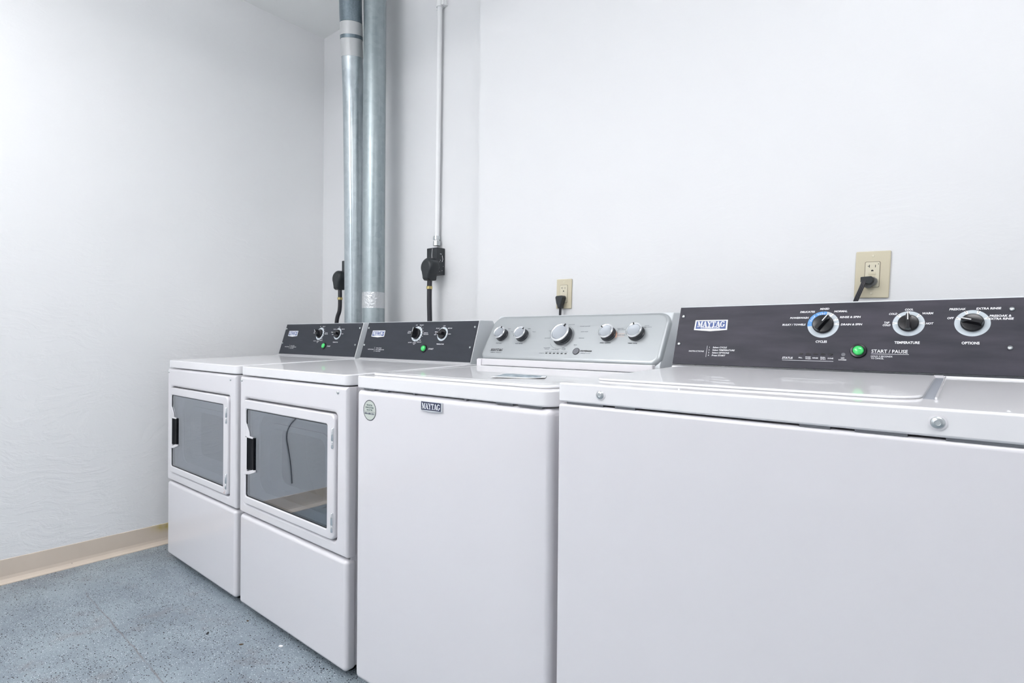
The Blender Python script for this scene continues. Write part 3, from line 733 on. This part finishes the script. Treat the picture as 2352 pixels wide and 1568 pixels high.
    text(b, 'REGISTER', 0, .0145, .0042, .026, h=.0005, mi=2); text(b, 'ENREGISTRER', 0, .0078, .0046, .037, h=.0005, mi=2); text(b, 'REGISTRE', 0, .0010, .0042, .026, h=.0005, mi=2)
    text(b, '800-688-2361', 0, -.0090, .0052, .044, h=.0005, mi=3)
    obj('phone_sticker', b, ['sticker_paper', 'dark_ink', mat('sticker_green_ink', srgb(70, 95, 98), .5), mat('sticker_navy_ink', srgb(50, 55, 95), .5)], t, sm, label='round pale sticker with a phone number')
    feet(t, W, .60, .037)
silver_washer()

# ------------------------------------------------------------------ charcoal-panel washer
def charcoal_washer():
    W = .706
    t = thing('washing_machine', 'white washer with charcoal control panel, nearest the camera on the right', 'washing machine', (-.6208, .8931, 0), 'white top-loading washers')
    b = BM(); box(b, 0, W, 0, .66, .035, .8885)
    obj('cabinet', b, 'enamel', t, bevel=.007, segs=4)
    for x0, x1 in ((.02, .10), (.125, .165), (.43, .47), (.50, .56), (.60, .68)):
        b = BM(); box(b, x0, x1, .003, .04, .8880, .8925); obj('seam_clip', b, 'grey_button', t)
    # top panel with a slot for the right edge of the lid
    b = BM(); prism(b, rrect(.0, W, .0, .665, [.004, .004, .008, .008], 5), .8915, .9288, 'z'); slope(b, .024, 0, .91)
    obj('top_panel', b, 'enamel_top', t, bevel=.007, segs=5)
    b = BM(); prism(b, rrect(.034, .5700, .075, .528, [.02, .045, .03, .045], 8), .9289, .9335, 'z'); slope(b, .024)
    lid = obj('lid', b, 'enamel_top', t, bevel=.0045, segs=4)
    b = BM(); box(b, .5705, .5845, .105, .520, .9280, .9291); slope(b, .024); obj('lid_slot', b, mat('slot_painted_shade', (.28, .30, .34), .5), t)  # slot floor strip; the slot's shade is put into its grey colour
    b = BM(); box(b, .5845, .5875, .10, .524, .9287, .9325); slope(b, .024); obj('slot_lip', b, 'enamel_top', t, bevel=.001, segs=2)
    b = BM(); prism(b, [(.5300, .9400), (.535, .9440), (.5385, .9462), (.62, .9462), (.62, .9286)], .003, W-.003)
    obj('top_ramp', b, 'enamel_top', t, smooth=True)
    b = BM(); box(b, .567, .583, .522, .531, .938, .9465); obj('hinge_cover', b, 'enamel', t, bevel=.001)
    # console
    b = BM(); prism(b, [(.5395, .9290), (.5420, .9470), (.5968, 1.1045), (.606, 1.1075), (.690, 1.1075), (.698, 1.09), (.700, .929)], .0015, .7055)
    obj('console_housing', b, 'enamel_console', t, bevel=.002)
    pm = panel_matrix(.002, .5406, .9496, .5957, 1.1038)
    b = BM(); box(b, 0, .7030, 0, .1637, -.001, .0014)
    cp = obj('control_panel', b, 'charcoal_worn', t, pm, label='charcoal control panel with three dials and white lettering')
    b = BM(); tf = None; box(b, 0, .7030, -.0085, -.0018, -.001, .002); obj('console_trim', b, M['knob_dark'], t, pm)
    pf = T(0, 0, .0015); pmf = pm @ pf
    for s_, t_ in ((.0116, .1367), (.0103, .0567), (.6850, .1390), (.6815, .0572)): screw(t, pmf @ T(s_, t_), .0046)
    rings = ((.3545, .1095, .0330, .0226), (.5183, .1100, .0288, .0190), (.6245, .1097, .0288, .0192))
    b = BM(); cx, cy, R, r = rings[0]
    flatring(b, 0, 0, r-.001, R, .0003); flatring(b, 0, 0, r-.001, R, .0005, 2, 78, 188)
    for a in (56, 25, 2): flatring(b, 0, 0, r, R, .0006, 1, a-5, a+5, 2)
    for a in (178, 152, 124, 92, 58, 27, 3):
        ca, sa = math.cos(math.radians(a)), math.sin(math.radians(a))
        flat(b, [(ca*(R-.004)-sa*.0004, sa*(R-.004)+ca*.0004), (ca*(R-.004)+sa*.0004, sa*(R-.004)-ca*.0004), (ca*(R+.003)+sa*.0004, sa*(R+.003)-ca*.0004), (ca*(R+.003)-sa*.0004, sa*(R+.003)+ca*.0004)], .0008, 3)
    for i, ch in enumerate('SOAP WASH'):
        if ch == ' ': continue
        a = math.radians(160-9.0*i); rr = (r+R)/2
        text(b, ch, rr*math.cos(a), rr*math.sin(a), .0036, .0030, h=.0009, mi=1, rot=a-PI/2)
    obj('dial_ring', b, ['ring', 'ringlight', 'blue', 'black_ink'], t, pmf @ T(cx, cy), label='grey dial ring with a blue soap wash arc')
    for (cx, cy, R, r), angs in ((rings[1], (178, 134, 92, 46, 2)), (rings[2], (156, 112, 68, 24))):
        b = BM(); flatring(b, 0, 0, r-.001, R, .0003)
        for a in angs:
            flatring(b, 0, 0, r, R, .0006, 1, a-5, a+5, 2)
            ca, sa = math.cos(math.radians(a)), math.sin(math.radians(a))
            flat(b, [(ca*(R-.004)-sa*.0004, sa*(R-.004)+ca*.0004), (ca*(R-.004)+sa*.0004, sa*(R-.004)-ca*.0004), (ca*(R+.002)+sa*.0004, sa*(R+.002)-ca*.0004), (ca*(R+.002)-sa*.0004, sa*(R+.002)+ca*.0004)], .0008, 3)
        obj('dial_ring', b, ['ring', 'ringlight', 'blue', 'black_ink'], t, pmf @ T(cx, cy))
    for (cx, cy, R, r), a in zip(rings, (56, 92, 166)): selector_knob(t, pmf, cx, cy, a, r=r)
    start_button(t, pmf, .4293, .0452)
    commercial_badge(t, pmf, .0472, .1330, .0950, .1252)
    b = BM(); I = .16
    text(b, 'INSTRUCTIONS', .0611, .0370, .0036, .0405, ital=I)
    flat(b, _r(.0880, .0888, .0215, .0525), .0004)
    for i, (q, wd) in enumerate((('Select CYCLE', .0358), ('Select TEMPERATURE', .0562), ('Select OPTIONS', .0433), ('Press START', .0345))):
        text(b, q, .1035, .0484-.0073*i, .0042, wd, 'l', I); text(b, str(i+1), .0945, .0484-.0073*i, .0036)
    L = [('MIXED', .3555, .1495, .0192), ('NORMAL', .3892, .1425, .0266), ('RINSE & SPIN', .4087, .1277, .0406), ('DRAIN & SPIN', .4121, .1095, .0416), ('DELICATES', .3194, .1427, .0316),
         ('POWERWASH', .3024, .1275, .0402), ('BULKY / TOWELS', .2918, .1100, .0509),
         ('COLD', .4901, .1334, .0152), ('COOL', .5186, .1429, .0152), ('WARM', .5510, .1334, .0190), ('TAP', .4791, .1128, .0100), ('COLD', .4791, .1070, .0145), ('HOT', .5550, .1100, .0125),
         ('PRESOAK', .6010, .1414, .0268), ('EXTRA RINSE', .6500, .1416, .0380), ('OFF', .5895, .1215, .0105), ('PRESOAK &', .6680, .1252, .0330), ('EXTRA RINSE', .6690, .1189, .0370)]
    for q, s_, t_, wd in L: text(b, q, s_, t_, .0046, wd, ital=I, off=.03)
    text(b, 'CYCLES', .3538, .0669, .0054, .0235, off=.03); text(b, 'TEMPERATURE', .5170, .0664, .0056, .0443, off=.03); text(b, 'OPTIONS', .6222, .0666, .0056, .0282, off=.03)
    text(b, 'STATUS', .2849, .0250, .0054, .0228, ital=I); flat(b, _r(.2736, .3817, .0186, .0194), .0004)
    for s_, q, wd in ((.3131, 'FILL', .0080), (.3443, 'RINSE', .0115), (.3756, 'DONE', .0110)): text(b, q, s_, .0262, .0030, wd)
    for s_, q, r2, wd in ((.3292, 'SOAK/', 'WASH', .0115), (.3600, 'FINAL', 'SPIN', .0105)): text(b, q, s_, .0281, .0028, wd); text(b, r2, s_, .0241, .0028, wd)
    text(b, 'LID', .3997, .0280, .0030, .0065); text(b, 'LOCKED', .3995, .0236, .0030, .0155)
    text(b, 'START / PAUSE', .4865, .0458, .0078, .0655, off=.01); flat(b, _r(.4533, .5212, .0387, .0395), .0004)
    text(b, 'HOLD 3 SECONDS', .4535, .0338, .0036, .0390, 'l', off=.01); text(b, 'TO CANCEL', .4535, .0290, .0036, .0235, 'l', off=.01)
    obj('panel_lettering', b, 'white_ink', cp, pf)
    for s_ in (.3131, .3292, .3442, .3598, .3749):
        b = BM(); prism(b, circ(0, 0, .0052, 20, .0022), 0, .0006, 'z'); obj('status_light', b, 'black', t, pmf @ T(s_, .0358))
    b = BM(); lathe(b, [(.0042, 0), (.0042, .0008), (.0030, .0010), (.0028, .0005), (0, .0009)], 20); obj('status_light', b, 'grey_button', t, pmf @ T(.4003, .0362), smooth=True)
    for sx in (.0955, .5915): screw(t, front_m(sx, -.0002, .9105), .0080, washer=.0103)
    feet(t, W, .60, .037)
charcoal_washer()

# ------------------------------------------------------------------ ducts
def duct(name, pts, r, m, label, bands, seam=None):
    t = thing(name, label, 'duct', pts[0], 'galvanised vent ducts')
    off = Vector(pts[0])
    b = BM(); P = spline([Vector(p)-off for p in pts], 10) if len(pts) > 2 else [Vector(p)-off for p in pts]
    tube(b, P, r, 40); obj('pipe', b, m, t, smooth=True)
    if seam is not None:
        b = BM(); tube(b, [p+Vector((math.cos(seam)*r, math.sin(seam)*r, 0)) for p in P], .0022, 6); obj('lock_seam', b, m, t, smooth=True)
    for z0, z1, mm, nm, ext in bands:
        # follow the pipe between two heights
        Q = []
        for k in range(7):
            z = z0+(z1-z0)*k/6
            for p, q in zip(P, P[1:]):
                if p.z+off.z <= z <= q.z+off.z or q is P[-1]:
                    u = (z-off.z-p.z)/(q.z-p.z); Q.append(p+(q-p)*u); break
        b = BM(); tube(b, Q, r+ext, 40); obj(nm, b, mm, t, smooth=True)
    return t
duct('vent_duct', [(-2.296, 1.686, .60), (-2.3035, 1.686, 2.86)], .0552, 'galv', 'straight galvanised vent duct on the right, foil tape near its base', [(1.160, 1.2385, 'foil', 'foil_tape', .0009), (.60, 1.160, 'galv', 'lower_sleeve', .0006)], seam=None)
duct('vent_duct', [(-2.512, 1.725, .60), (-2.505, 1.718, 1.30), (-2.490, 1.695, 2.09), (-2.430, 1.642, 2.43), (-2.400, 1.612, 2.62), (-2.392, 1.600, 2.86)], .0525, 'galv_light', 'leaning galvanised vent duct on the left, dull tape bands near the ceiling',
     [(2.435, 2.515, 'foil_dull', 'tape_band', .0015), (2.530, 2.585, 'foil_dull', 'tape_band', .0035), (2.585, 2.86, 'galv_dark', 'upper_sleeve', .0025), (2.515, 2.532, 'galv_dark', 'sleeve_lip', .003)], seam=-.9)

# ------------------------------------------------------------------ conduit, receptacles, dryer plugs
t = thing('electrical_conduit', 'white painted conduit running up the alcove wall', 'conduit', (-1.984, 1.822, 1.47))
b = BM(); tube(b, [(0, 0, 0), (.010, 0, 1.36)], .0118, 20); obj('pipe', b, 'white_paint', t, smooth=True)
b = BM(); lathe(b, [(.0125, .018), (.016, .018), (.016, .036), (.0125, .036)], 20); lathe(b, [(.014, -.010), (.018, -.010), (.018, .012), (.014, .012)], 8); box(b, -.022, -.014, -.006, .004, .020, .032)
obj('connector', b, 'steel', t, smooth=True)
b = BM(); lathe(b, [(.0118, 1.135), (.0175, 1.135), (.0175, 1.20), (.0118, 1.20)], 20, tf=T(.0085, 0)); box(b, -.028, .043, .008, .0205, 1.14, 1.172); box(b, .028, .040, -.008, .009, 1.138, 1.175)
obj('strap', b, 'white_paint', t, smooth=True)

def receptacle(x, label):
    t = thing('dryer_receptacle', label, 'power outlet', (x, 1.79, 1.382), 'black dryer receptacles')
    b = BM(); box(b, -.036, .036, 0, .0525, -.064, .064); obj('outlet_box', b, 'plugplastic', t, bevel=.002)
    b = BM()
    for _ in range(9): 
        y, z = random.uniform(.008, .046), random.uniform(-.05, .045); s_ = random.uniform(.0006, .0014)
        box(b, .0361, .0364, y-s_, y+s_, z-s_, z+s_*1.6)
    tube(b, [(.0364, .034, .028), (.0364, .038, .010), (.0364, .034, -.002)], .0012, 6)
    tube(b, [(.004, -.0004, .060), (.001, -.0004, .03), (.002, -.0004, .010)], .0010, 6)
    obj('paint_specks', b, 'white_paint', t)
receptacle(-1.984, 'black surface-mounted dryer receptacle under the white conduit')
receptacle(-2.700, 'black dryer receptacle mostly hidden behind the leaning duct')

def dryer_cord(x, z, pts, label, tilt=0):
    t = thing('dryer_power_cord', label, 'power cord', (x, 1.79, z), 'thick black dryer cords')
    b = BM()
    # right angle plug: round head with a body narrowing to the cord
    P = []
    for i in range(25):
        a = math.radians(-35+250*i/24); P.append((.041*math.cos(a), .041*math.sin(a)))
    P += [(-.0270, -.048), (-.0245, -.066), (.0215, -.066), (.0240, -.048)]
    lo = [b.verts.new((p, -.001, q)) for p, q in P]; mi = [b.verts.new((p, -.042, q)) for p, q in P]; hi = [b.verts.new((p*.78, -.056, q*.80-.006)) for p, q in P]
    n = len(P)
    b.faces.new(lo); b.faces.new(hi[::-1])
    for A, B_ in ((lo, mi), (mi, hi)):
        for i in range(n): b.faces.new([A[i], B_[i], B_[(i+1) % n], A[(i+1) % n]])
    obj('plug', b, 'plugplastic', t, Matrix.Rotation(tilt, 4, 'Z'), bevel=.006)
    b = BM(); tube(b, spline(pts, 10), .0135, 14, sy=.75); obj('cord', b, 'cord', t, smooth=True)
    p = Vector(pts[1]); b = BM(); lathe(b, [(.0120, -.006), (.0143, -.006), (.0143, .007), (.0120, .007)], 14, tf=Matrix.Translation(p)); obj('cord_band', b, 'brass', t, smooth=True)
dryer_cord(-1.968, 1.352, [(0, -.026, -.050), (-.002, -.026, -.100), (-.004, -.024, -.17), (-.004, -.020, -.30), (-.004, -.02, -.60)], 'thick black dryer cord plugged in under the white conduit')
dryer_cord(-2.713, 1.345, [(0, -.026, -.050), (.002, -.026, -.115), (-.002, -.026, -.18), (-.026, -.030, -.27), (-.030, -.03, -.60)], 'thick black dryer cord left of the leaning duct')

# ------------------------------------------------------------------ wall outlets and washer cords
def outlet(x, z, w_, h_, rot, gfci, label):
    t = thing('wall_outlet', label, 'wall outlet', (x, YS, z), 'ivory wall outlets')
    t.rotation_euler = (0, rot, 0)
    b = BM(); prism(b, rrect(-w_/2, w_/2, -h_/2, h_/2, .003, 4), -.0060, 0, 'y'); obj('cover_plate', b, 'ivory', t, bevel=.0025, segs=3)
    b = BM(); prism(b, rrect(-.0165, .0165, -.0335, .0335, .003, 4), -.0078, -.0055, 'y'); rc = obj('receptacle_face', b, 'ivory_light', t, bevel=.0006, segs=2)
    b = BM(); ringplate(b, rrect(-.0178, .0178, -.0348, .0348, .0034, 4), rrect(-.0166, .0166, -.0336, .0336, .003, 4), -.00615, -.0055); obj('receptacle_gap', b, mat('outlet_gap', srgb(120, 112, 95), .7), t)
    b = BM()
    y = -.00795
    for zc in ((.0195,) if gfci else (.0195,)):
        box(b, -.0078, -.0062, y, y+.001, zc-.0010, zc+.0068); box(b, -.0110, -.0066, y, y+.001, zc+.0022, zc+.0038)
        box(b, .0058, .0074, y, y+.001, zc-.0004, zc+.0060)
        prism(b, [(.0028*math.cos(math.radians(a)), zc-.0095+.0028*math.sin(math.radians(a))) for a in range(0, 181, 20)]+[(-.0028, zc-.0110), (.0028, zc-.0110)], y, y+.001, 'y')
    if gfci: box(b, .0125, .0143, y, y+.001, .0268, .0288)
    obj('socket_slots', b, 'black_ink', t)
    if gfci:
        for z0, z1, a in ((-.0006, .0052, .0085), (-.0085, -.0022, .0070)):
            b = BM(); prism(b, rrect(-a, a, z0, z1, .0008, 3), -.0088, -.0075, 'y'); obj('test_button', b, 'ivory', t, bevel=.0003, segs=1)
    for zz in (h_*.40, -h_*.40):
        b = BM(); lathe(b, [(.0032, 0), (.0030, .0008), (0, .0011)], 14); obj('screw', b, 'ivory_light', t, front_m(0, -.0061, zz), smooth=True)
    return t
outlet(-1.2055, 1.1890, .0700, .114, math.radians(1.4), False, 'small ivory outlet plate above the silver-console washer')
outlet(-.2020, 1.1955, .0800, .126, math.radians(2.2), True, 'ivory outlet plate with test buttons above the charcoal control panel')

t = thing('washer_power_cord', 'short black plug and cord in the outlet above the silver console', 'power cord', (-1.2100, 1.7655, 1.162))
b = BM()
P = [(-.0130, .0180), (.0150, .0190), (.0185, .0120), (.0110, -.0110), (.0070, -.0200), (.0060, -.0300), (-.0060, -.0300), (-.0075, -.0200), (-.0120, -.0100), (-.0165, .0120)]
prism(b, P, -.026, .0000, 'y'); obj('plug', b, 'plugplastic', t, bevel=.003)
b = BM(); tube(b, spline([(0, -.013, -.028), (-.001, -.013, -.06), (0, -.014, -.12), (0, -.02, -.28)], 8), .0052, 10); obj('cord', b, 'cord', t, smooth=True)

t = thing('washer_power_cord', 'grey-black angled plug with flat ribbed cord above the charcoal panel', 'power cord', (-.2060, 1.7655, 1.175))
b = BM()
P = [(-.0150, .0120), (.0080, .0135), (.0160, .0080), (.0170, .0000), (.0140, -.0070), (.0060, -.0110), (.0020, -.0160), (-.0080, -.0165), (-.0130, -.0120)]
prism(b, P, -.012, 0, 'y'); obj('plug_back', b, 'grey_plug', t, bevel=.002)
b = BM(); P = [(-.0190, .0125), (.0060, .0135), (.0110, .0080), (.0100, -.0010), (.0030, -.0080), (-.0190, -.0020)]
prism(b, P, -.030, -.012, 'y'); obj('plug', b, 'plugplastic', t, bevel=.002)
for k in (-1, 0, 1):
    b = BM(); tube(b, spline([(-.010+k*.0036, -.028, .002), (-.016+k*.0036, -.030, -.016), (-.030+k*.0036, -.030, -.055), (-.040+k*.0036, -.028, -.10), (-.046+k*.0036, -.02, -.25)], 8), .0024, 8)
    obj('cord_rib', b, 'cord', t, smooth=True)

# black cable hanging on the left wall just outside the view, mirrored in the dryer glass
b = BM(); tube(b, spline([(XL+.004, .20, .545), (XL+.004, .245, .50), (XL+.004, .262, .44), (XL+.004, .25, .36), (XL+.004, .235, .26), (XL+.004, .228, .165)], 8), .0028, 8)
tag(obj('wall_cable', b, 'cord', smooth=True), 'black cable on the left wall, seen mirrored in the dryer glass', 'cable')

# ------------------------------------------------------------------ debris on the floor
def chip(x, y, r, m, name, label, cat, h=.002, grp=None):
    b = BM(); n = 9
    P = [(r*(.6+.6*random.random())*math.cos(2*PI*i/n), r*(.5+.5*random.random())*.75*math.sin(2*PI*i/n)) for i in range(n)]
    prism(b, P, 0, h, 'z'); o = obj(name, b, m, bevel=.0004, segs=1); o.location = (x, y, 0.0002); o.rotation_euler = (0, 0, random.random()*3); tag(o, label, cat, grp)
chip(-1.7257, .9114, .0085, 'chip_white', 'paint_chip', 'white paint flake on the floor in front of the right dryer', 'paint chip', .003)
chip(-1.8330, .8330, .0070, 'chip_brown', 'leaf_scrap', 'brown scrap on the floor left of the white paint flake', 'debris')
chip(-1.9690, .9160, .0050, 'chip_brown', 'leaf_scrap', 'tiny brown scrap on the floor near the right dryer', 'debris')
chip(-1.9900, .7900, .0085, 'chip_black', 'gum_spot', 'black oval spot on the floor between crack and dryers', 'debris', .001)
